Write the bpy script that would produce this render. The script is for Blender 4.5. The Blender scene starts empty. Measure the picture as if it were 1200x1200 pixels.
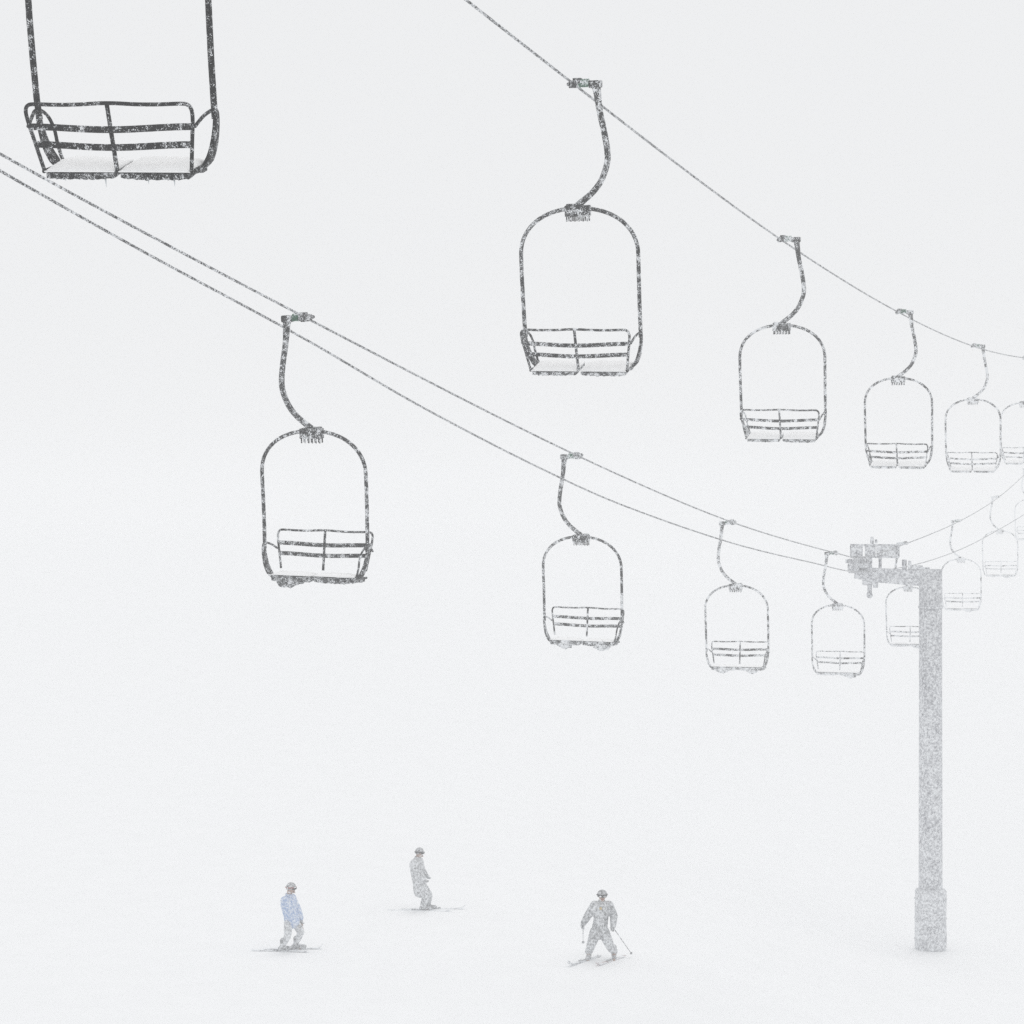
import bpy, bmesh, math, random
from mathutils import Vector, Matrix, Quaternion, noise
random.seed(7)
PI = math.pi
R = math.radians
S = bpy.context.scene
COL = S.collection
F = 2450.0            # focal length in pixels of the 1200 px photograph
CZ = 11.0             # eye height above the piste
HEAD = R(20.0)        # the lift line runs away from the eye and to the right
HV = Vector((math.sin(HEAD), math.cos(HEAD), 0))
RV = Vector((math.cos(HEAD), -math.sin(HEAD), 0))

def W(px, py, Z):
    return Vector(((px-600)/F*Z, Z, CZ+(600-py)/F*Z))

# ------------------------------------------------------------------ materials
def nodes(name):
    m = bpy.data.materials.new(name); m.use_nodes = True
    nt = m.node_tree; nt.nodes.clear()
    out = nt.nodes.new('ShaderNodeOutputMaterial')
    b = nt.nodes.new('ShaderNodeBsdfPrincipled')
    nt.links.new(b.outputs[0], out.inputs[0])
    return m, nt, b

def rimed(name, base, rough=.6, metal=0.0, cover=.5, scale=45., soft=.06, snow=(.86,.88,.9), vary=.5):
    """a base colour flecked with stuck wind-blown snow; extra white per object paints in distance haze"""
    m, nt, b = nodes(name)
    N = nt.nodes.new; L = nt.links.new
    tc = N('ShaderNodeTexCoord')
    oi = N('ShaderNodeObjectInfo')
    at = N('ShaderNodeAttribute'); at.attribute_type = 'OBJECT'; at.attribute_name = 'fleck_size'
    ac = N('ShaderNodeAttribute'); ac.attribute_type = 'OBJECT'; ac.attribute_name = 'snow_haze_cover'  # extra white per object, painting haze fade into the far chairs
    dv = N('ShaderNodeMath'); dv.operation = 'DIVIDE'; dv.inputs[0].default_value = scale
    L(at.outputs['Fac'], dv.inputs[1])
    off = N('ShaderNodeVectorMath'); off.operation = 'ADD'
    mul = N('ShaderNodeMath'); mul.operation = 'MULTIPLY'; mul.inputs[1].default_value = 37.0
    L(oi.outputs['Random'], mul.inputs[0])
    L(tc.outputs['Object'], off.inputs[0]); L(mul.outputs[0], off.inputs[1])
    n1 = N('ShaderNodeTexNoise'); n1.inputs['Detail'].default_value = 4.0; n1.inputs['Roughness'].default_value = .6
    L(off.outputs[0], n1.inputs['Vector']); L(dv.outputs[0], n1.inputs['Scale'])
    n2 = N('ShaderNodeTexNoise'); n2.inputs['Detail'].default_value = 1.0
    d2 = N('ShaderNodeMath'); d2.operation = 'MULTIPLY'; d2.inputs[1].default_value = .17
    L(dv.outputs[0], d2.inputs[0]); L(off.outputs[0], n2.inputs['Vector']); L(d2.outputs[0], n2.inputs['Scale'])
    # mask = smoothstep(noise + vary*(big noise-.5) + cover-.5 ...)
    a1 = N('ShaderNodeMath'); a1.operation = 'MULTIPLY_ADD'; a1.inputs[1].default_value = vary; a1.inputs[2].default_value = -.5*vary + cover - .5
    L(n2.outputs['Fac'], a1.inputs[0])
    a2 = N('ShaderNodeMath'); a2.operation = 'ADD'; L(a1.outputs[0], a2.inputs[0]); L(n1.outputs['Fac'], a2.inputs[1])
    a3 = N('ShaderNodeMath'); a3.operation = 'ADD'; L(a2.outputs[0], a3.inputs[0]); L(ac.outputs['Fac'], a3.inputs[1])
    mr = N('ShaderNodeMapRange'); mr.interpolation_type = 'SMOOTHSTEP'
    mr.inputs['From Min'].default_value = .5-soft; mr.inputs['From Max'].default_value = .5+soft
    L(a3.outputs[0], mr.inputs['Value'])
    mx = N('ShaderNodeMix'); mx.data_type = 'RGBA'
    mx.inputs['A'].default_value = (*base, 1); mx.inputs['B'].default_value = (*snow, 1)
    L(mr.outputs[0], mx.inputs['Factor']); L(mx.outputs['Result'], b.inputs['Base Color'])
    b.inputs['Roughness'].default_value = rough
    b.inputs['Metallic'].default_value = metal
    bp = N('ShaderNodeBump'); bp.inputs['Strength'].default_value = .12; bp.inputs['Distance'].default_value = .01
    L(mr.outputs[0], bp.inputs['Height']); L(bp.outputs[0], b.inputs['Normal'])
    b.inputs['Specular IOR Level'].default_value = .15
    return m

def snow_mat(name, col=(.9,.915,.93), bump=.3, sc=6., dist=.03):
    m, nt, b = nodes(name)
    N = nt.nodes.new; L = nt.links.new
    tc = N('ShaderNodeTexCoord')
    n = N('ShaderNodeTexNoise'); n.inputs['Scale'].default_value = sc; n.inputs['Detail'].default_value = 5
    L(tc.outputs['Object'], n.inputs['Vector'])
    bp = N('ShaderNodeBump'); bp.inputs['Strength'].default_value = bump; bp.inputs['Distance'].default_value = dist
    L(n.outputs['Fac'], bp.inputs['Height']); L(bp.outputs[0], b.inputs['Normal'])
    cr = N('ShaderNodeMapRange'); cr.inputs['To Min'].default_value = .97; cr.inputs['To Max'].default_value = 1.03
    L(n.outputs['Fac'], cr.inputs['Value'])
    vm = N('ShaderNodeVectorMath'); vm.operation = 'SCALE'; vm.inputs[0].default_value = col
    L(cr.outputs[0], vm.inputs['Scale']); L(vm.outputs[0], b.inputs['Base Color'])
    b.inputs['Roughness'].default_value = .9
    b.inputs['Specular IOR Level'].default_value = .1
    return m

M = dict(
    steel=rimed('black_painted_steel', (.006,.0065,.008), cover=.45, scale=72, soft=.07, vary=.55),
    rope=rimed('steel_rope', (.02,.02,.022), cover=.48, scale=58, soft=.12, vary=.3),
    spring=rimed('green_spring', (.04,.13,.08), cover=.44, scale=45),
    slat=rimed('black_slat', (.006,.0065,.008), cover=.45, scale=72, soft=.07, vary=.55),
    pad=rimed('seat_pad_black', (.012,.013,.015), cover=.48, scale=80, soft=.11),
    clump=rimed('icy_clump', (.05,.053,.056), cover=.54, scale=34, soft=.15),
    tower=rimed('galvanised_tower', (.11,.114,.142), cover=.53, scale=36, soft=.26, vary=.2),
    machine=rimed('greasy_lift_steel', (.08,.083,.105), cover=.52, scale=36, soft=.2, vary=.3),
    towerpad=rimed('tower_padding', (.15,.156,.18), cover=.55, scale=36, soft=.26, vary=.2),
    snow=snow_mat('settled_snow', (.985,.985,.985), bump=.12, sc=14, dist=.02),
    ice=snow_mat('ice', (.6,.64,.66)),
    blue=rimed('pale_blue_jacket', (.12,.26,.55), cover=.52, scale=20, soft=.30, vary=.2),
    grey=rimed('grey_jacket', (.05,.052,.055), cover=0.55, scale=20, soft=.30, vary=.2),
    darkj=rimed('charcoal_jacket', (.03,.034,.036), cover=0.53, scale=20, soft=.30, vary=.2),
    trous=rimed('grey_trousers', (.07,.075,.08), cover=0.55, scale=20, soft=.30, vary=.2),
    trousp=rimed('pale_grey_trousers', (.16,.165,.17), cover=0.57, scale=20, soft=.30, vary=.2),
    helm=rimed('helmet_shell', (.04,.04,.042), cover=.46, scale=20, soft=.30, vary=.2),
    red=rimed('red_goggle_strap', (.30,.08,.07), cover=.42, scale=18),
    yellow=rimed('yellow_badge', (.55,.42,.20), cover=.46, scale=18),
    lens=rimed('goggle_lens', (.02,.02,.025), rough=.2, cover=.36, scale=18),
    skin=rimed('skin', (.42,.30,.25), cover=.42, scale=18),
    boot=rimed('ski_boot', (.03,.03,.032), cover=.50, scale=20, soft=.30, vary=.2),
    ski=rimed('ski_top', (.34,.34,.35), cover=.60, scale=14, soft=.15),
    redski=rimed('ski_top_red', (.42,.28,.26), cover=.60, scale=14, soft=.15),
    pole=rimed('ski_pole_shaft', (.08,.08,.085), cover=.50, scale=14, soft=.15),
)

# ------------------------------------------------------------------ mesh helpers
class MB:
    def __init__(s): s.bm = bmesh.new()
    def tube(s, pts, r, seg=10, flat=None, cap=True, smooth_n=0, closed=False):
        """sweep a round (or flat=(wide,thick) rectangular) section along pts"""
        P = [Vector(p) for p in pts]
        rr = list(r) if isinstance(r, (list, tuple)) else [r]*len(P)
        if smooth_n:
            Q, q = [], []
            n = len(P)
            for i in range(n-1):
                p0, p1, p2, p3 = P[max(i-1,0)], P[i], P[i+1], P[min(i+2,n-1)]
                for k in range(smooth_n):
                    t = k/smooth_n
                    Q.append(.5*((2*p1)+(-p0+p2)*t+(2*p0-5*p1+4*p2-p3)*t*t+(-p0+3*p1-3*p2+p3)*t**3))
                    q.append(rr[i]*(1-t)+rr[i+1]*t)
            Q.append(P[-1]); q.append(rr[-1]); P, rr = Q, q
        n = len(P)
        T = [((P[min(i+1,n-1)]-P[max(i-1,0)]).normalized()) for i in range(n)]
        u = T[0].orthogonal().normalized()
        if abs(T[0].y) < .9:
            u = (Vector((0,1,0)) - T[0]*T[0].y).normalized()
        rings = []
        for i in range(n):
            if i: 
                u = T[i-1].rotation_difference(T[i]) @ u
                u = (u - T[i]*u.dot(T[i])).normalized()
            v = T[i].cross(u)
            ring = []
            if flat:
                a, b = flat[0]*rr[i], flat[1]*rr[i]
                for (x, y) in ((-1,-1),(1,-1),(1,1),(-1,1)):
                    ring.append(s.bm.verts.new(P[i]+u*(x*a)+v*(y*b)))
            else:
                for k in range(seg):
                    t = 2*PI*k/seg
                    ring.append(s.bm.verts.new(P[i]+u*(math.cos(t)*rr[i])+v*(math.sin(t)*rr[i])))
            rings.append(ring)
        m = len(rings[0])
        for i in range(n-1):
            for k in range(m):
                f = s.bm.faces.new((rings[i][k], rings[i][(k+1)%m], rings[i+1][(k+1)%m], rings[i+1][k]))
                f.smooth = not flat
        if cap:
            s.bm.faces.new(list(reversed(rings[0]))); s.bm.faces.new(rings[-1])
        return s
    def box(s, c, sz, rot=None, bev=0.0):
        r = bmesh.ops.create_cube(s.bm, size=1)
        vs = r['verts']
        mt = Matrix.Translation(Vector(c)) @ (rot.to_4x4() if rot else Matrix()) @ Matrix.Diagonal((*sz, 1))
        bmesh.ops.transform(s.bm, matrix=mt, verts=vs)
        if bev:
            es = list({e for v in vs for e in v.link_edges})
            bmesh.ops.bevel(s.bm, geom=es, offset=bev, segments=2, affect='EDGES', profile=.6)
        return s
    def cyl(s, a, b, r, seg=16, r2=None):
        a, b = Vector(a), Vector(b); d = b-a
        q = d.to_track_quat('Z', 'Y')
        mt = Matrix.Translation((a+b)/2) @ q.to_matrix().to_4x4()
        o = bmesh.ops.create_cone(s.bm, cap_ends=True, segments=seg, radius1=r, radius2=r if r2 is None else r2, depth=d.length, matrix=mt)
        for v in o['verts']:
            for f in v.link_faces:
                if len(f.verts) == 4: f.smooth = True
        return s
    def ball(s, c, sz, sub=3, rough=0.0, sc=3.0, rot=None):
        o = bmesh.ops.create_icosphere(s.bm, subdivisions=sub, radius=1)
        for v in o['verts']:
            n = 1+rough*noise.noise(v.co*sc+Vector(c)*7)
            co = Vector((v.co.x*sz[0]*n, v.co.y*sz[1]*n, v.co.z*sz[2]*n))
            if rot: co = rot @ co
            v.co = co + Vector(c)
            for f in v.link_faces: f.smooth = True
        return s
    def build(s, name, mat, parent=None, loc=None):
        me = bpy.data.meshes.new(name)
        bmesh.ops.recalc_face_normals(s.bm, faces=s.bm.faces)
        s.bm.to_mesh(me); s.bm.free()
        me.materials.append(mat)
        o = bpy.data.objects.new(name, me); COL.objects.link(o)
        if parent: o.parent = parent
        if loc: o.location = loc
        o['fleck_size'] = 1.0; o['snow_haze_cover'] = 0.0
        return o

def tag(o, label=None, cat=None, group=None, kind=None):
    if label: o['label'] = label
    if cat: o['category'] = cat
    if group: o['group'] = group
    if kind: o['kind'] = kind
    return o
def empty(name, loc=(0,0,0)):
    o = bpy.data.objects.new(name, None); COL.objects.link(o); o.location = loc
    o.empty_display_size = .2
    return o
def kids(o): return [c for c in bpy.data.objects if c.parent == o]
def copy_tree(o, parent=None):
    c = o.copy(); COL.objects.link(c); c.parent = parent
    for ch in kids(o): copy_tree(ch, c)
    return c
def setrec(o, fs, cv):
    if o.type == 'MESH': o['fleck_size'] = fs; o['snow_haze_cover'] = cv
    for c in kids(o): setrec(c, fs, cv)

# ------------------------------------------------------------------ chair
# local frame: origin where the grip holds the rope; x = rider's right, y = the way the riders face, z up
def make_chair():
    root = empty('lift_chair')
    g = MB()
    for s in (-1, 1):                                       # jaws clasping the rope, which runs along y
        g.box((.02*s, 0, .0), (.026, .26, .10), bev=.008)
        g.cyl((0, .13*s, .0), (0, .24*s, 0), .034, 12, .024)
    g.box((.05, 0, .045), (.10, .12, .07), bev=.01)
    gr = g.build('grip', M['steel'], root)
    sp = MB()
    pts = []
    for k in range(73):
        t = k/72; a = t*2*PI*6
        pts.append((.07+.15*t, .045*math.cos(a), .01+.045*math.sin(a)))
    sp.tube(pts, .013, 6)
    sp.build('grip_spring', M['spring'], gr)
    h = MB()
    h.box((.30, 0, -.01), (.17, .11, .10), bev=.02)         # head
    h.cyl((.06, 0, .01), (.30, 0, .0), .022, 10)
    hp = [(.31,0,-.04),(.325,0,-.16),(.35,0,-.38),(.405,0,-.67),(.44,0,-.92),(.43,0,-1.10),(.34,0,-1.33),(.20,0,-1.50),(.0,0,-1.66)]
    hp = [(x, y, z*.965) for x, y, z in hp]
    h.tube(hp, [.062,.050,.043,.042,.042,.042,.042,.042,.046], 12, smooth_n=6)
    h.build('hanger', M['steel'], root)
    c = MB()
    c.box((0, 0, -1.735), (.34, .13, .15), bev=.012)
    for k in range(6):
        c.cyl((-.145+.058*k, .045, -1.80), (-.145+.058*k, .045, -1.875), .011, 8)
        c.cyl((-.145+.058*k, -.045, -1.80), (-.145+.058*k, -.045, -1.875), .011, 8)
    c.box((-.09, 0, -1.655), (.12, .10, .03), bev=.006)
    c.build('clamp_block', M['steel'], root)
    b = MB()
    pts = []
    for k in range(41):                                     # one bent tube: half ellipse, then the two uprights
        a = PI*k/40
        ca, sa = math.cos(a), math.sin(a)
        pts.append((-.835*math.copysign(abs(ca)**.92, ca), .0, -2.33+.63*abs(sa)**.92))
    left = [(-.835, .0, -2.60), (-.832, .01, -2.95), (-.83, .03, -3.28), (-.825, .05, -3.45)]
    right = [(-x, y, z) for x, y, z in left]
    b.tube(list(reversed(left))+pts+right, .028, 12)
    b.build('bail', M['steel'], root)
    bf = MB()
    def back(x, t):                                         # t=0 seat level, t=1 top of the back
        return Vector((x*(.69+.10*t), -.18-.13*t, -3.87+.56*t))
    P = [back(-1,0), back(-1,.25), back(-1,.5), back(-1,.74), back(-.985,.9), back(-.94,.98), back(-.86,1.0)]
    top = [back(x, 1.0+.012*math.cos(x*PI*2)) for x in (-.6,-.35,-.12,0,.12,.35,.6)]
    P = P + top + [Vector((-p.x, p.y, p.z)) for p in reversed(P)]
    bf.tube(P, .017, 10, smooth_n=4)
    bf.tube([back(0,1.0), back(0,.5), back(0,-.02)], .019, 10, smooth_n=3)
    br = bf.build('back_frame', M['steel'], root)
    for t in (.64, .37):
        sl = MB()
        pp = [back(x, t) + Vector((0, -.035+.03*x*x, -.012*math.cos(x*PI))) for x in [i/10 for i in range(-10, 11)]]
        rings = []
        for p in pp:
            q = []
            for dy, dz in ((-.012,-.028),(.012,-.031),(.012,.024),(-.012,.028)):
                q.append(sl.bm.verts.new(p+Vector((0,dy,dz))))
            rings.append(q)
        for i in range(len(rings)-1):
            for k in range(4): sl.bm.faces.new((rings[i][k], rings[i][(k+1)%4], rings[i+1][(k+1)%4], rings[i+1][k]))
        sl.bm.faces.new(rings[0]); sl.bm.faces.new(rings[-1])
        sl.build('back_slat', M['slat'], br)
    for s in (-1, 1):
        st = MB()                                         # upholstered seat half, a little sagging, rolled front edge
        nx, ny = 40, 8
        gt, gb = {}, {}
        for i in range(nx+1):
            for j in range(ny+1):
                x = .035+.63*i/nx; y = -.19+.40*j/ny
                z = -3.885+.075*j/ny
                th = .068+.03*max(0, (j/ny-.6)/.4)+.014*noise.noise(Vector((x*34, y*20, s*5)))
                sag = -.012*math.sin(PI*i/nx)+.006*noise.noise(Vector((x*9, y*9, s*3)))
                ed = .012 if i in (0, nx) or j in (0, ny) else 0
                gt[i,j] = st.bm.verts.new((s*x, y, z+sag-ed)); gb[i,j] = st.bm.verts.new((s*x, y, z+sag-th+ed))
        for i in range(nx):
            for j in range(ny):
                st.bm.faces.new((gt[i,j],gt[i+1,j],gt[i+1,j+1],gt[i,j+1])); st.bm.faces.new((gb[i,j],gb[i,j+1],gb[i+1,j+1],gb[i+1,j]))
        for i in range(nx):
            st.bm.faces.new((gt[i,0],gb[i,0],gb[i+1,0],gt[i+1,0])); st.bm.faces.new((gt[i,ny],gt[i+1,ny],gb[i+1,ny],gb[i,ny]))
        for j in range(ny):
            st.bm.faces.new((gt[0,j],gt[0,j+1],gb[0,j+1],gb[0,j])); st.bm.faces.new((gt[nx,j],gb[nx,j],gb[nx,j+1],gt[nx,j+1]))
        so = st.build('seat', M['pad'], root)
        sn = MB()                                           # the snow lying on it
        nx, ny = 22, 14
        gt, gb = {}, {}
        for i in range(nx+1):
            for j in range(ny+1):
                x = .02+.66*i/nx; y = -.20+.40*j/ny
                base = -3.883+.075*(y+.19)/.4
                e = min(1, 6*min(i, nx-i)/nx)**.5 * min(1, 4.0*min(j, ny-j)/ny)**.5
                hgt = .055*e*(1+.25*noise.noise(Vector((s*x*6, y*6, 2))))+.01*noise.noise(Vector((s*x*22, y*22, 5)))
                gt[i,j] = sn.bm.verts.new((s*x, y, base+max(hgt, .004))); gb[i,j] = sn.bm.verts.new((s*x, y, base-.004))
        for i in range(nx):
            for j in range(ny):
                f = sn.bm.faces.new((gt[i,j],gt[i+1,j],gt[i+1,j+1],gt[i,j+1])); f.smooth = True
                sn.bm.faces.new((gb[i,j],gb[i,j+1],gb[i+1,j+1],gb[i+1,j]))
        for i in range(nx):
            sn.bm.faces.new((gt[i,0],gb[i,0],gb[i+1,0],gt[i+1,0])); sn.bm.faces.new((gt[i,ny],gt[i+1,ny],gb[i+1,ny],gb[i,ny]))
        for j in range(ny):
            sn.bm.faces.new((gt[0,j],gt[0,j+1],gb[0,j+1],gb[0,j])); sn.bm.faces.new((gt[nx,j],gb[nx,j],gb[nx,j+1],gt[nx,j+1]))
        sn.build('seat_snow', M['snow'], so)
        ar = MB()
        A = [(.775,-.26,-3.50),(.80,-.13,-3.42),(.83,-.01,-3.375),(.825,.09,-3.38),(.80,.17,-3.44),(.775,.215,-3.55),(.755,.22,-3.67),(.72,.21,-3.78),(.68,.19,-3.84)]
        ar.tube([(s*x, y, z) for x, y, z in A], .016, 10, smooth_n=5)
        ar.build('armrest', M['steel'], root)
        pl = MB()                                           # flat plate from the foot of the bail to the seat rail
        Pp = [(.835,.05,-3.40),(.825,.06,-3.52),(.79,.08,-3.68),(.735,.10,-3.80),(.68,.10,-3.86)]
        pl.tube([(s*x, y, z) for x, y, z in Pp], [.030,.036,.048,.055,.04], flat=(1.0,.40), smooth_n=3)
        pl.tube([(s*.69,-.19,-3.885),(s*.69,.05,-3.855),(s*.68,.20,-3.83)], .018, 8)
        pl.build('side_plate', M['steel'], root)
    for c_ in kids(root):
        if c_.name.split('.')[0] not in ('grip', 'hanger'): c_.location.z += .06
    return root

chair0 = make_chair()
used = [False]
LOCAL_CLAMP = Vector((0, 0, -1.64))
def place_chair(px, py, Z, away, label, group, cover, swing=8.0, roll=0.0, dyaw=0):
    o = chair0 if not used[0] else copy_tree(chair0)
    used[0] = True
    rz = -HEAD + (0 if away else PI) + R(dyaw)
    # the wind swings every chair the same way, up the line
    q = Quaternion(HV, R(-roll)) @ Quaternion(RV, R(swing)) @ Quaternion((0,0,1), rz)
    o.rotation_mode = 'QUATERNION'; o.rotation_quaternion = q
    o.location = W(px, py, Z) - q @ LOCAL_CLAMP
    tag(o, label, 'chairlift chair', group)
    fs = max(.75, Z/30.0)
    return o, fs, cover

GA = 'empty chairs of the upper line seen from behind'
GB = 'empty chairs of the lower line seen from the front'
SPECA = [  # cover value grows with distance: haze fade painted as more white flecks
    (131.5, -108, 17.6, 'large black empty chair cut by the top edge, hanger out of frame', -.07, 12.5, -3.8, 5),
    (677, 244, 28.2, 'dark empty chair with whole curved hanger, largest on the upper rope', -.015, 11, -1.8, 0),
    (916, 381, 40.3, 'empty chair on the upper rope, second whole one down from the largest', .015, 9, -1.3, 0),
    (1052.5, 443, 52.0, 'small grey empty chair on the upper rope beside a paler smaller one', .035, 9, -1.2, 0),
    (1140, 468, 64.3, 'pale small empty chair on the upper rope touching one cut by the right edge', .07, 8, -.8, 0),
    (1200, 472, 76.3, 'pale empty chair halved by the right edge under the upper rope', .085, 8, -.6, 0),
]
SPECB = [  # same here, whiter flecking down the line paints in the haze
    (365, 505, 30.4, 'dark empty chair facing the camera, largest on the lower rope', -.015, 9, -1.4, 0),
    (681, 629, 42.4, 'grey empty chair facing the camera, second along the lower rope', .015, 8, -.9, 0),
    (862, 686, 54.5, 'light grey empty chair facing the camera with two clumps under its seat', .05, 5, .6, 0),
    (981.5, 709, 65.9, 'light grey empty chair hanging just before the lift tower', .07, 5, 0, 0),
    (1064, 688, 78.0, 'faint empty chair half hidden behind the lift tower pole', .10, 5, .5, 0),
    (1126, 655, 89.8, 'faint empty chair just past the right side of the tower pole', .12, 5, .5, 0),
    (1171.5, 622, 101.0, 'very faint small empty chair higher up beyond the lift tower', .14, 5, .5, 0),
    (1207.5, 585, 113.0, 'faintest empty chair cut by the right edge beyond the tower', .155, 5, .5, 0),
]
chairs_a, chairs_b = [], []
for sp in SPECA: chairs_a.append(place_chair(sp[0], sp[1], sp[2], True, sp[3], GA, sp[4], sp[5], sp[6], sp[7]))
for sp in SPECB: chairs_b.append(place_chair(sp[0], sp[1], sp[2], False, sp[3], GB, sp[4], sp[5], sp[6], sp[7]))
for i, (o, fs, cv) in enumerate(chairs_a+chairs_b):
    if i == 0:                                              # thin icicles under the nearest seat
        for x, l in ((-.12,.09),(.28,.06),(.52,.08),(-.5,.04)):
            MB().cyl((x,-.17,-3.87), (x+.005,-.17,-3.87-l), .011, 6, .001).build('icicle', M['ice'], o)
for n, (o, fs, cv) in enumerate(chairs_b):                  # frozen clumps under the seats of the chairs coming down
    spots = [[(.46,.10,.13,1.0),(.30,.08,.09,.6)], [(.36,.16,.12,.8),(-.42,.12,.14,.9)], [(.40,.13,.13,.8),(-.40,.13,.12,.8)], [(-.38,.1,.16,.8)]]
    for (x, y, r, k) in (spots[n] if n < 4 else [(-.3,.1,.12,.7)]):
        m = MB(); m.ball((x, y, -3.84), (r*1.3, r, .115*k), 3, .35, 2.5)
        m.build('ice_clump', M['clump'], o)
for (o, fs, cv) in chairs_b:                            # on the way down the backs ride a little higher on their side plates
    for c_ in kids(o):
        if c_.name.startswith('back_frame'): c_.location.z += .085
for (o, fs, cv) in chairs_a+chairs_b: setrec(o, fs, cv)  # farther chairs are flecked whiter, haze painted into their colour

# ------------------------------------------------------------------ ropes
bpy.context.view_layer.update()
def spline(P, n=24):
    out = []
    m = len(P)
    for i in range(m-1):
        p0 = P[i-1] if i else 2*P[0]-P[1]
        p3 = P[i+2] if i+2 < m else 2*P[-1]-P[-2]
        p1, p2 = P[i], P[i+1]
        for k in range(n):
            t = k/n
            out.append(.5*((2*p1)+(-p0+p2)*t+(2*p0-5*p1+4*p2-p3)*t*t+(-p0+3*p1-3*p2+p3)*t**3))
    out.append(P[-1]); return out
def rope(name, P, r, label, mat='rope', wob=0):
    m = MB(); m.tube(spline(P), r, 10)
    o = m.build(name, M[mat]); tag(o, label, 'cable')
    o['fleck_size'] = 1.3; o['snow_haze_cover'] = .0
    return o
GPA = [c[0].location.copy() for c in chairs_a]
GPB = [c[0].location.copy() for c in chairs_b]
PA = [GPA[0]+(GPA[0]-GPA[1])*1.0+Vector((0,0,.55)), *GPA, GPA[-1]+(GPA[-1]-GPA[-2])*1.0+Vector((0,0,.3)), GPA[-1]+(GPA[-1]-GPA[-2])*2.4+Vector((0,0,1.6))]
rope('haul_rope', PA, .017, 'upper steel haul rope sloping down across the top right of the sky')
PB0 = W(-60, 146, 23.2); PB1 = W(-420, -95, 15.5)
TWR = W(1012, 652.5, 73.0)
PB = [PB1, PB0, *GPB[:4], TWR, *GPB[4:], GPB[-1]+(GPB[-1]-GPB[-2])+Vector((0,0,.4))]
rope('haul_rope', PB, .018, 'steel haul rope holding the chairs that face the camera, upper of a close pair')
LC = [(-420,-62,15.9),(-60,162,23.6),(0,200,24.7),(170,296,27.6),(355,396,31.2),(500,480,35.5),(640,552,41.5),(740,596,46.5),(860,637,54.5),(950,659,64),(1005,670,74),(1062,664,80),(1110,650,88),(1150,632,96),(1200,603,110),(1225,585,122)]
rope('communication_cable', [W(*p) for p in LC], .018, 'steel cable running just below the haul rope, lower of a close pair')

# ------------------------------------------------------------------ tower
TZ = 76.0
TB = W(1090.5, 1116, TZ)
tw = empty('lift_tower', TB); tag(tw, 'grey snow-flecked tubular chairlift tower with a one sided arm and padded foot', 'lift tower')
Ht = (1116-667)/F*TZ
pm = MB()
pm.tube([(0,0,-.6),(0,0,2),(0,0,Ht*.5),(0,0,Ht)], [.43,.43,.42,.41], 40)
po = pm.build('pole', M['tower'], tw)
fl = MB(); fl.cyl((0,0,Ht-1.42),(0,0,Ht-1.34),.445,40)
fl.build('flange', M['tower'], po)
ld = MB()
for s in (-.17,.17): ld.tube([(s+.1,.52,2.6),(s+.1,.52,Ht-.2)], .02, 8)
for k in range(int((Ht-3)/.3)): ld.tube([(-.07,.52,2.8+.3*k),(.27,.52,2.8+.3*k)], .013, 6)
for z in (3.2,6,9,12): ld.tube([(.1,.36,z),(.1,.53,z)], .02, 6)
ld.build('ladder', M['tower'], tw)
pd = MB()
prof = [(.40,-.12),(.50,-.02),(.565,.14),(.575,.6),(.56,1.2),(.575,1.8),(.56,2.15),(.57,2.22),(.52,2.30),(.44,2.33)]
rings = []
for r_, z in prof:
    rings.append([pd.bm.verts.new((r_*math.cos(2*PI*k/36)*(1+.012*math.sin(5*k+z*4)), r_*math.sin(2*PI*k/36), z)) for k in range(36)])
for i in range(len(rings)-1):
    for k in range(36):
        f = pd.bm.faces.new((rings[i][k], rings[i][(k+1)%36], rings[i+1][(k+1)%36], rings[i+1][k])); f.smooth = True
pd.bm.faces.new(list(reversed(rings[0]))); pd.bm.faces.new(rings[-1])
for z in (.5,1.25,1.95): pd.tube([(.585*math.cos(2*PI*k/36),.585*math.sin(2*PI*k/36),z) for k in range(37)], .012, 6, cap=False)
pad = pd.build('foot_padding', M['towerpad'], tw)
# arm and everything on it: local x along the arm away from the pole, y along the line
armrot = Matrix.Rotation(-HEAD, 3, 'Z')
def L2(x, y, z):                                            # arm frame -> tower frame
    v = armrot @ Vector((-x, y, 0)); return Vector((v.x, v.y, Ht+z))
am = MB()
# tapered box arm
sec = [(-.30,-.02,-.62),(.6,-.03,-.60),(1.9,.02,-.50),(2.75,.06,-.36)]
rg = []
for x, zt, zb in sec:
    rg.append([am.bm.verts.new(L2(x, y, z)) for (y, z) in ((-.2,zb),(.2,zb),(.2,zt),(-.2,zt))])
for i in range(len(rg)-1):
    for k in range(4): am.bm.faces.new((rg[i][k], rg[i][(k+1)%4], rg[i+1][(k+1)%4], rg[i+1][k]))
am.bm.faces.new(rg[0]); am.bm.faces.new(rg[-1])
arm = am.build('arm', M['tower'], tw)
bk = MB(); bk.box(L2(.55,0,.06), (.5,.3,.16), armrot, .02); bk.box(L2(.95,0,.16),(.16,.14,.36), armrot,.02); bk.box(L2(.2,0,.02),(.3,.24,.1),armrot,.02)
bk.cyl(L2(.75,0,.02),L2(.75,0,.30),.06,10)
bk.build('arm_bracket', M['machine'], arm)
hk = MB(); hk.box(L2(2.22,0,-.5),(.5,.3,.22),armrot,.03); hk.cyl(L2(2.22,0,-.45),L2(2.22,0,-.95),.085,12); hk.ball(L2(2.22,0,-.97),(.12,.1,.12),2); hk.box(L2(2.0,0,-.6),(.16,.2,.2),armrot,.02)
hk.build('grease_pot', M['machine'], arm)
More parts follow.
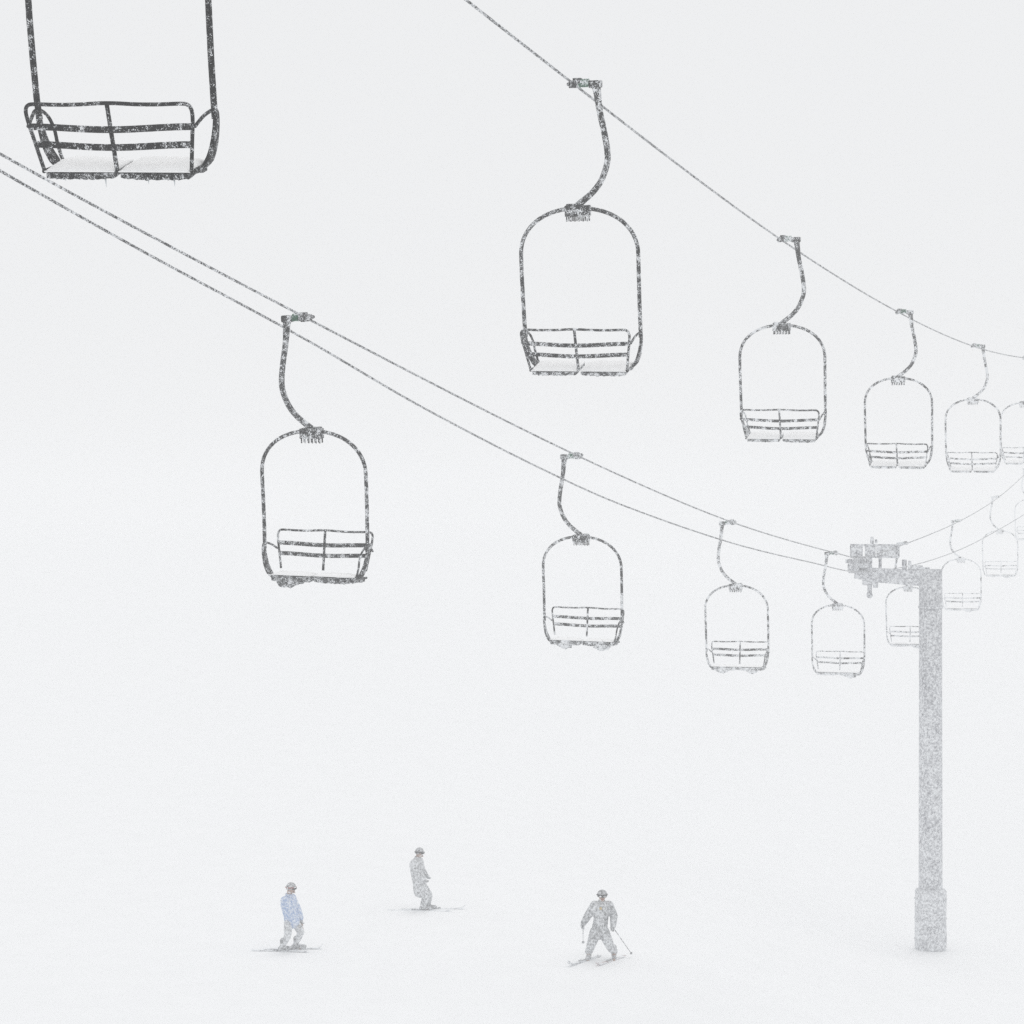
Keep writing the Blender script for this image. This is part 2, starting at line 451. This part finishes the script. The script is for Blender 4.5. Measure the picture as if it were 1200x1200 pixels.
# sheave train, hanging at the rope line (depression sheaves over the rope)
XR = 2.62
sh = MB()
sh.box(L2(XR,.2,.28),(.12,3.3,.20),armrot,.02)
sh.box(L2(XR+.2,.2,.30),(.08,3.1,.14),armrot,.02)
sh.box(L2(XR-.1,0,.02),(.6,.4,.34),armrot,.03)
sh.build('sheave_beam', M['machine'], arm)
for k in range(7):
    y = -1.35+.52*k
    w = MB(); w.cyl(L2(XR-.06,y,.10),L2(XR+.10,y,.10),.235,20); w.cyl(L2(XR-.10,y,.10),L2(XR+.14,y,.10),.07,10)
    w.cyl(L2(XR+.10,y,.10),L2(XR+.12,y,.10),.19,20)
    w.build('sheave_wheel', M['machine'], arm)
# lifting frame above the arm: cross beam with panels, uprights
lf = MB()
lf.box(L2(2.05,.1,.86),(1.78,.10,.08),armrot,.01)
lf.box(L2(2.05,.1,.42),(1.78,.10,.06),armrot,.01)
for x in (1.17,1.45,1.75,2.05,2.35,2.65,2.93): lf.box(L2(x,.1,.64),(.05,.08,.42),armrot)
for x in (1.85,2.55,2.2): lf.box(L2(x,.1,.12),(.10,.10,.62),armrot)
lf.box(L2(2.15,.1,1.02),(.12,.12,.30),armrot,.02); lf.box(L2(2.0,.1,1.0),(.08,.08,.14),armrot)
lf.build('lifting_frame', M['machine'], arm)
for x0, x1 in ((1.2,1.98),(2.05,2.40),(2.48,2.92)):
    p = MB(); p.box(L2((x0+x1)/2,.04,.64),(x1-x0,.02,.40),armrot,.004)
    p.build('side_panel', M['machine'], arm)
def settree(o, fs, cv): setrec(o, fs, cv)
settree(tw, 2.7, .0)

# ------------------------------------------------------------------ people
def skinned(name, verts, edges, radii, mat, parent, vox=.017):
    """round limbs swelling from joint to joint, fused into one continuous surface"""
    m = MB(); vs = [Vector(v) for v in verts]
    rs = [sum(r)/2 if isinstance(r, tuple) else r for r in radii]
    for v, r in zip(vs, rs): m.ball(v, (r,r,r), 3)
    for a, b in edges:
        if (vs[b]-vs[a]).length > 1e-4: m.cyl(vs[a], vs[b], rs[a], 20, rs[b])
    o = m.build(name+'_cage', mat)
    md = o.modifiers.new('r', 'REMESH'); md.mode = 'VOXEL'; md.voxel_size = vox; md.use_smooth_shade = True
    sm_ = o.modifiers.new('s', 'SMOOTH'); sm_.factor = .5; sm_.iterations = 3
    dg = bpy.context.evaluated_depsgraph_get()
    em = bpy.data.meshes.new_from_object(o.evaluated_get(dg))
    old = o.data; bpy.data.objects.remove(o); bpy.data.meshes.remove(old)
    em.name = name; em.materials.clear(); em.materials.append(mat)
    for p in em.polygons: p.use_smooth = True
    n = bpy.data.objects.new(name, em); COL.objects.link(n); n.parent = parent
    n['fleck_size'] = 1.0; n['snow_haze_cover'] = 0.0
    return n

def chain(pts, n0=0):
    return [(n0+i, n0+i+1) for i in range(len(pts)-1)]

def person(name, base, J, label, mats, jacket_hem=.0, slim=1.0, goggles_dir=(1,0,0), hair=False):
    """J: joints in metres from base (x picture right, y away, z up)"""
    root = empty('person', base)
    tag(root, label, 'person', 'people skiing on the piste')
    V = {k: Vector(v) for k, v in J.items()}
    # continuous body
    order = ['pelvis','waist','chest','neck','head','crown']
    verts = [V['pelvis'], V['waist'], V['chest'], V['neck'], V['head'], V['crown']]
    rad = [.11,.11,.12,.055,.084,.05]
    edges = [(0,1),(1,2),(2,3),(3,4),(4,5)]
    for s in ('l','r'):
        i = len(verts)
        verts += [V['sh'+s], V['el'+s], V['wr'+s], V['ha'+s]]; rad += [.055,.04,.032,.03]
        edges += [(2,i),(i,i+1),(i+1,i+2),(i+2,i+3)]
        i = len(verts)
        verts += [V['hip'+s], V['kn'+s], V['an'+s], V['toe'+s]]; rad += [.08,.06,.045,.035]
        edges += [(0,i),(i,i+1),(i+1,i+2),(i+2,i+3)]
    body = skinned('body', verts, edges, rad, M['skin'], root)
    gd = Vector(goggles_dir).normalized()
    H = V['head']
    fb = MB()                                               # face: nose, mouth, chin and ears on the head
    fb.ball(H+Vector((0,0,-.005)), (.082,.086,.108), 3)
    fb.ball(H+gd*.088+Vector((0,0,-.03)), (.018,.018,.026), 2)
    fb.ball(H+gd*.078+Vector((0,0,-.085)), (.035,.03,.022), 2)
    sd = gd.cross(Vector((0,0,1))).normalized()
    fb.build('face', M['skin'], root)
    mo = MB(); mo.ball(H+gd*.088+Vector((0,0,-.062)), (.022,.016,.008), 2); mo.build('mouth', M['red'], root)
    # jacket
    up = (V['neck']-V['chest'])
    jv = [V['waist'], V['chest'], V['chest'].lerp(V['neck'], .55), V['pelvis'].lerp(V['waist'],.35), V['pelvis']+Vector((0,0,-.06-jacket_hem))]
    jr = [.175,.185,.12,.185,.19]
    je = [(0,1),(1,2),(0,3),(3,4)]
    for s in ('l','r'):
        i = len(jv)
        jv += [V['sh'+s], V['sh'+s].lerp(V['el'+s],.5), V['el'+s], V['el'+s].lerp(V['wr'+s],.55), V['wr'+s]]; jr += [.115,.105,.095,.085,.07]
        je += [(1,i),(i,i+1),(i+1,i+2),(i+2,i+3),(i+3,i+4)]
    jk = skinned('jacket', jv, je, jr, mats['jacket'], root)
    co = MB(); co.tube([V['neck']-up*.30, V['neck']+up*.12], [.10,.088], 14); co.build('collar', mats['jacket'], jk)
    # trousers
    tv = [V['pelvis']]; tr = [(.165,.15)]; te = []
    for s in ('l','r'):
        i = len(tv)
        tv += [V['hip'+s], V['hip'+s].lerp(V['kn'+s],.5), V['kn'+s], V['kn'+s].lerp(V['an'+s],.5), V['an'+s]+Vector((0,0,.05))]
        tr += [.14,.13,.112,.098,.092]; te += [(0,i),(i,i+1),(i+1,i+2),(i+2,i+3),(i+3,i+4)]
    skinned('trousers', tv, te, [tr[0]]+[t*slim for t in tr[1:]], mats['trousers'], root)
    # boots
    for s in ('l','r'):
        A, T = V['an'+s], V['toe'+s]
        d = (T-A); d.z = 0; d.normalize()
        heel = A-d*.07; heel.z = T.z
        toe = A+d*.21; toe.z = T.z
        bv = [A+Vector((0,0,.14)), A, Vector((A.x,A.y,T.z+.05))+d*.0, heel+Vector((0,0,.04)), toe+Vector((0,0,.035))]
        skinned('boot', bv, [(0,1),(1,2),(2,3),(2,4)], [.07,.068,.06,.052,.048], M['boot'], root)
    # gloves: palm, four unequal fingers curled round the grip, thumb from the side of the palm
    for s in ('l','r'):
        Wd = (V['ha'+s]-V['wr'+s]).normalized()
        side = Wd.cross(gd if abs(Wd.dot(gd)) < .9 else Vector((0,0,1))).normalized()
        curl = side.cross(Wd).normalized()
        h0 = V['wr'+s]; 
        gv = [h0-Wd*.03, h0+Wd*.03, h0+Wd*.085]; gr_ = [(.045,.045),(.042,.032),(.046,.030)]; ge = [(0,1),(1,2)]
        for k, ln in enumerate((.062,.075,.07,.055)):
            o0 = (k-1.5)*.022
            i = len(gv)
            p1 = h0+Wd*.10+side*o0
            gv += [p1, p1+Wd*ln*.45+curl*.02, p1+Wd*ln*.55+curl*(.02+ln*.5)]; gr_ += [.012,.0115,.010]
            ge += [(2,i),(i,i+1),(i+1,i+2)]
        i = len(gv)
        p1 = h0+Wd*.045+side*.045
        gv += [p1, p1+Wd*.03+side*.015+curl*.025, p1+Wd*.045+curl*.055]; gr_ += [.016,.014,.012]; ge += [(1,i),(i,i+1),(i+1,i+2)]
        skinned('glove', gv, ge, gr_, mats.get('glove', M['boot']), root, .006)
    # helmet & goggles
    hb = MB()
    o = bmesh.ops.create_uvsphere(hb.bm, u_segments=28, v_segments=18, radius=1)
    cut = [v for v in hb.bm.verts if v.co.z < -.35 or (v.co.z < .12 and Vector((v.co.x,v.co.y,0)).normalized().dot(gd) > .35)]
    bmesh.ops.delete(hb.bm, geom=cut, context='VERTS')
    bmesh.ops.solidify(hb.bm, geom=hb.bm.faces[:], thickness=.12)
    for v in hb.bm.verts: v.co = Vector((v.co.x*.122, v.co.y*.128, v.co.z*.125))+H+Vector((0,0,.025))
    for f in hb.bm.faces: f.smooth = True
    hb.tube([H+sd*.115*math.cos(PI*k/8)+gd*.118*math.sin(PI*k/8)+Vector((0,0,.055)) for k in range(9)], .009, 6)
    hb.build('helmet', mats.get('helmet', M['helm']), root)
    gb = MB()
    pts = [H+sd*(.085*math.cos(PI*k/10))+gd*(.062+.052*math.sin(PI*k/10))+Vector((0,0,.018)) for k in range(11)]
    gb.tube(pts, [.022]+[.032]*9+[.022], 10)
    go = gb.build('goggles', M['lens'], root)
    sb = MB()
    pts = [H+Vector((.128*math.cos(t),.134*math.sin(t),.03)) for t in [2*PI*k/32 for k in range(33)]]
    sb.tube([p for p in pts], .012, 6); sb.build('goggle_strap', mats.get('strap', M['lens']), go)
    setrec(root, 1.0, 0.0)
    return root, V

def ski_pole(a, b, label, hand_dir=None):
    m = MB(); a, b = Vector(a), Vector(b); d = (b-a).normalized()
    root = empty('ski_pole', b); tag(root, label, 'ski pole', 'ski poles held by the dark skier')
    m.tube([Vector((0,0,0)), (a-b)*.5, (a-b)], [.005,.010,.011], 8); m.build('shaft', M['pole'], root)
    g = MB(); g.tube([(a-b)-d*.07, (a-b)-d*.02, (a-b)+d*.05], [.019,.017,.016], 10); g.build('handle', M['boot'], root)
    k = MB(); k.cyl(-d*.07, -d*.082, .034, 14); k.build('basket', M['boot'], root)
    return root

def ski(ctr, yaw, label, mat, tilt=0, ln=1.25):
    root = empty('ski', ctr)
    root.rotation_euler = (0, -tilt, yaw)
    tag(root, label, 'ski', 'skis under the people')
    m = MB(); n = 24; rg = []
    for i in range(n+1):
        t = i/n*2-1                                          # +x is the tip
        w = .045+.018*t*t + (.004 if t > 0 else 0)
        if t > .9: w *= max(.25, 1-((t-.9)/.1)**2*.75)
        z = 0.0
        if t > .82: z = .10*((t-.82)/.18)**2
        if t < -.95: z = .015
        x = t*ln/2
        rg.append([m.bm.verts.new(v) for v in ((x,-w,z),(x,w,z),(x,w,z+.014),(x,-w,z+.014))])
    for i in range(n):
        for k in range(4): m.bm.faces.new((rg[i][k], rg[i][(k+1)%4], rg[i+1][(k+1)%4], rg[i+1][k]))
    m.bm.faces.new(rg[0]); m.bm.faces.new(rg[-1])
    m.build('ski_board', mat, root)
    b = MB(); b.box((-.17,0,.03),(.10,.07,.035),bev=.006); b.box((.15,0,.03),(.07,.06,.03),bev=.006); b.box((0,0,.02),(.30,.05,.012))
    b.build('binding', M['boot'], root)
    return root

def J_from(px, Z, foot_y, base_px):
    """joints listed as (pixel x, pixel y, depth offset) -> metres from the base"""
    base = W(base_px, foot_y, Z)
    out = {}
    for k, (x, y, d) in px.items():
        p = W(x, y, Z); out[k] = (p.x-base.x, d, p.z-base.z)
    return base, out

def onsnow(px, Z, dx, dy):
    return Vector(((px-600)/F*Z+dx, Z+dy, base.z-.004))

# dark skier coming towards the camera
Z1 = 50.0
base, J = J_from({
 'pelvis':(702.5,1089,0),'waist':(704,1079,0),'chest':(705,1064,-.03),'neck':(705,1055.5,-.06),'head':(705.5,1049,-.09),'crown':(705.5,1044.5,-.09),
 'shr':(697,1061,0),'elr':(689,1073,0),'war':(0,0,0),'wrr':(683.6,1081,-.10),'har':(682.5,1086,-.14),
 'shl':(713.5,1061,0),'ell':(719.5,1073.5,.05),'wrl':(718,1083,-.20),'hal':(717,1087,-.24),
 'hipr':(698,1092,0),'knr':(692.5,1105,-.18),'anr':(690,1117,-.02),'toer':(688,1122.5,-.22),
 'hipl':(707.5,1092,0),'knl':(713.5,1105,-.16),'anl':(719.5,1117,.02),'toel':(719,1122.5,-.22)}, Z1, 1123, 704)
p1, V1 = person('dark', base, J, 'person in dark grey ski suit skiing towards the camera, legs apart', dict(jacket=M['darkj'], trousers=M['trous'], helmet=M['helm']), goggles_dir=(.1,-1,-.1))
bd = MB(); bd.ball(V1['chest']+Vector((-.03,-.19,.03)), (.035,.015,.035), 2); bd.build('badge', M['yellow'], p1)
b1 = base
ski(onsnow(684,Z1,0,-.25), R(232), 'snowy ski under the straighter leg of the dark skier facing the camera', M['ski'])
ski(onsnow(715,Z1,0,-.25), R(236), 'snowy reddish ski under the outstretched leg of the dark skier facing the camera', M['redski'], ln=1.25)
ski_pole(W(717.5,1084,Z1)+Vector((0,-.24,0)), W(742,1124.5,Z1)+Vector((0,.25,.05)), 'long thin ski pole trailing outwards from the bent arm of the dark skier')
ski_pole(W(683,1083,Z1)+Vector((0,-.14,0)), W(685,1108,Z1)+Vector((0,1.0,-.15)), 'thin ski pole hanging below the straight arm of the dark skier')

# blue jacket, side on, leaning back, knees bent
Z2 = 51.0
base, J = J_from({
 'pelvis':(342,1076.5,0),'waist':(340.5,1072,0),'chest':(337.5,1060,0),'neck':(338.5,1048.5,0),'head':(341,1041,0),'crown':(340.5,1036.5,0),
 'shr':(335,1054,-.17),'elr':(340,1069,-.24),'wrr':(348,1080,-.22),'har':(352,1085,-.18),
 'shl':(341,1054,.17),'ell':(347,1067,.24),'wrl':(351.5,1078,.22),'hal':(353.5,1090,.2),
 'hipr':(338.5,1081,-.10),'knr':(337.5,1096,-.12),'anr':(332,1107.5,-.12),'toer':(336,1112,-.10),
 'hipl':(345,1081,.10),'knl':(352,1093.5,.12),'anl':(346.5,1107.5,.12),'toel':(351,1112,.12)}, Z2, 1113, 341)
p2, V2 = person('blue', base, J, 'person in pale blue jacket and helmet skiing side on with bent knees', dict(jacket=M['blue'], trousers=M['trousp'], strap=M['red']), slim=.78, goggles_dir=(1,-.25,-.12))
b2 = base
ski(onsnow(330,Z2,0,-.14), R(-8), 'snow-covered ski nearer the camera under the person in the pale blue jacket', M['ski'], ln=1.45)
ski(onsnow(343,Z2,0,.14), R(6), 'snow-covered ski on the far foot of the person in the pale blue jacket', M['ski'], ln=1.45)

# upright grey figure further back
Z3 = 57.0
base, J = J_from({
 'pelvis':(492.5,1037,0),'waist':(490,1029,0),'chest':(487.5,1014,0),'neck':(489.5,1005,0),'head':(491.5,999.5,0),'crown':(491.3,996,0),
 'shr':(486,1010,-.17),'elr':(489,1022,-.22),'wrr':(497,1028,-.20),'har':(499.5,1031,-.18),
 'shl':(491,1010,.17),'ell':(494,1021,.2),'wrl':(499,1027,.14),'hal':(501,1029,.1),
 'hipr':(494,1040,-.08),'knr':(499,1050,-.1),'anr':(496.5,1061,-.1),'toer':(501,1065,-.1),
 'hipl':(495,1040,.08),'knl':(502,1050,.1),'anl':(501,1061,.1),'toel':(506,1065,.1)}, Z3, 1066, 497)
p3, V3 = person('grey', base, J, 'person in long grey jacket standing upright further up the slope', dict(jacket=M['grey'], trousers=M['trous'], helmet=M['helm']), jacket_hem=.10, goggles_dir=(1,-.2,-.1))
b3 = base
ski(onsnow(492,Z3,0,-.12), R(-5), 'snow-covered ski nearer the camera under the person in the long grey jacket', M['ski'], ln=1.75)
ski(onsnow(508,Z3,0,.12), R(4), 'snow-covered ski on the far foot of the person in the long grey jacket', M['ski'], ln=1.75)

# ------------------------------------------------------------------ ground
def sm(a, b, x):
    t = min(1, max(0, (x-a)/(b-a))); return t*t*(3-2*t)
anch = [(b1.x,b1.y,b1.z),(b2.x,b2.y,b2.z),(b3.x,b3.y,b3.z),(TB.x,TB.y,TB.z+.12)]
def base_h(x, y):
    z = .27
    z -= 6.0*sm(-6, 22, x)*sm(-5, 84, y)                     # the gully the tower stands in
    z += 9.0*sm(85, 190, y)                                 # the slope climbs beyond
    z += .14*noise.noise(Vector((x*.05, y*.03, 1)))+.03*noise.noise(Vector((x*.35, y*.25, 4)))
    return z
corr = [z-base_h(x, y) for x, y, z in anch]
def gh(x, y):
    num, den = 0, 1e-6
    z = base_h(x, y)
    for (ax, ay, az), c in zip(anch, corr):
        w = math.exp(-((x-ax)**2+(y-ay)**2)/(2*3.0**2)); z = z*(1-w)+az*w
    return z
def axis(lo, hi, mid, n, fine):
    out = []
    for i in range(n+1):
        t = i/n*2-1
        out.append(mid+(hi-mid if t > 0 else mid-lo)*math.copysign(abs(t)**fine, t))
    return out
xs = axis(-400, 400, 3, 260, 2.2); ys = axis(-60, 620, 60, 300, 1.9)
verts = [(x, y, gh(x, y)) for y in ys for x in xs]
nx = len(xs)
faces = [(j*nx+i, j*nx+i+1, (j+1)*nx+i+1, (j+1)*nx+i) for j in range(len(ys)-1) for i in range(nx-1)]
me = bpy.data.meshes.new('snow_ground'); me.from_pydata(verts, [], faces)
for p in me.polygons: p.use_smooth = True
me.materials.append(snow_mat('piste_snow', (.905,.912,.92), bump=.25, sc=1.2, dist=.05))
gr = bpy.data.objects.new('snow_ground', me); COL.objects.link(gr)
tag(gr, 'smooth white snow-covered piste', 'ground', kind='structure')

# ------------------------------------------------------------------ haze
HB = ((-420, -80, -8.0), (420, 640, 20.5))
hz = MB()
c = [(a+b)/2 for a, b in zip(*HB)]; s_ = [b-a for a, b in zip(*HB)]
hz.box(c, s_)
hm = bpy.data.materials.new('haze'); hm.use_nodes = True
nt = hm.node_tree; nt.nodes.clear()
o_ = nt.nodes.new('ShaderNodeOutputMaterial'); v_ = nt.nodes.new('ShaderNodeVolumePrincipled')
v_.inputs['Color'].default_value = (.992,.994,.996,1); v_.inputs['Density'].default_value = .0050
v_.inputs['Anisotropy'].default_value = 0
nt.links.new(v_.outputs[0], o_.inputs['Volume'])
ho = hz.build('haze', hm); tag(ho, 'white air thick with falling snow', 'haze', kind='stuff')

# ------------------------------------------------------------------ world: overcast
w = bpy.data.worlds.new('World'); S.world = w; w.use_nodes = True
nt = w.node_tree; nt.nodes.clear()
ow = nt.nodes.new('ShaderNodeOutputWorld')
SUN_EL, SUN_ROT = R(66), R(20)
sky = nt.nodes.new('ShaderNodeTexSky'); sky.sky_type = 'NISHITA'; sky.sun_disc = False
sky.sun_elevation = SUN_EL; sky.sun_rotation = SUN_ROT
bg1 = nt.nodes.new('ShaderNodeBackground'); bg1.inputs['Strength'].default_value = .05
bg2 = nt.nodes.new('ShaderNodeBackground'); bg2.inputs['Color'].default_value = (.885,.893,.902,1); bg2.inputs['Strength'].default_value = 1.0
hs = nt.nodes.new('ShaderNodeHueSaturation'); hs.inputs['Saturation'].default_value = .25
nt.links.new(sky.outputs[0], hs.inputs['Color']); nt.links.new(hs.outputs[0], bg1.inputs['Color'])
mx = nt.nodes.new('ShaderNodeMixShader'); mx.inputs[0].default_value = .93     # cloud deck cover
nt.links.new(bg1.outputs[0], mx.inputs[1]); nt.links.new(bg2.outputs[0], mx.inputs[2]); nt.links.new(mx.outputs[0], ow.inputs[0])
sd = bpy.data.lights.new('sun', 'SUN'); sd.energy = .5; sd.angle = R(30); sd.color = (1,.975,.95)
so = bpy.data.objects.new('sun', sd); COL.objects.link(so)
dirv = Vector((math.sin(SUN_ROT)*math.cos(SUN_EL), math.cos(SUN_ROT)*math.cos(SUN_EL), math.sin(SUN_EL)))
so.rotation_euler = dirv.to_track_quat('Z', 'Y').to_euler()
so.location = (0,30,60)

# ------------------------------------------------------------------ camera
cd = bpy.data.cameras.new('camera'); cd.sensor_width = 36; cd.lens = 36*F/1200; cd.clip_start = .1; cd.clip_end = 2000
co_ = bpy.data.objects.new('camera', cd); COL.objects.link(co_)
co_.location = (0,0,CZ); co_.rotation_euler = (PI/2,0,0)
S.camera = co_
S.view_settings.view_transform = 'Standard'; S.view_settings.look = 'None'
S.view_settings.exposure = 0; S.view_settings.gamma = 1
S.cycles.use_denoising = False; S.cycles.volume_bounces = 24; S.cycles.max_bounces = 28; S.cycles.diffuse_bounces = 12
w.cycles.sampling_method = 'NONE'
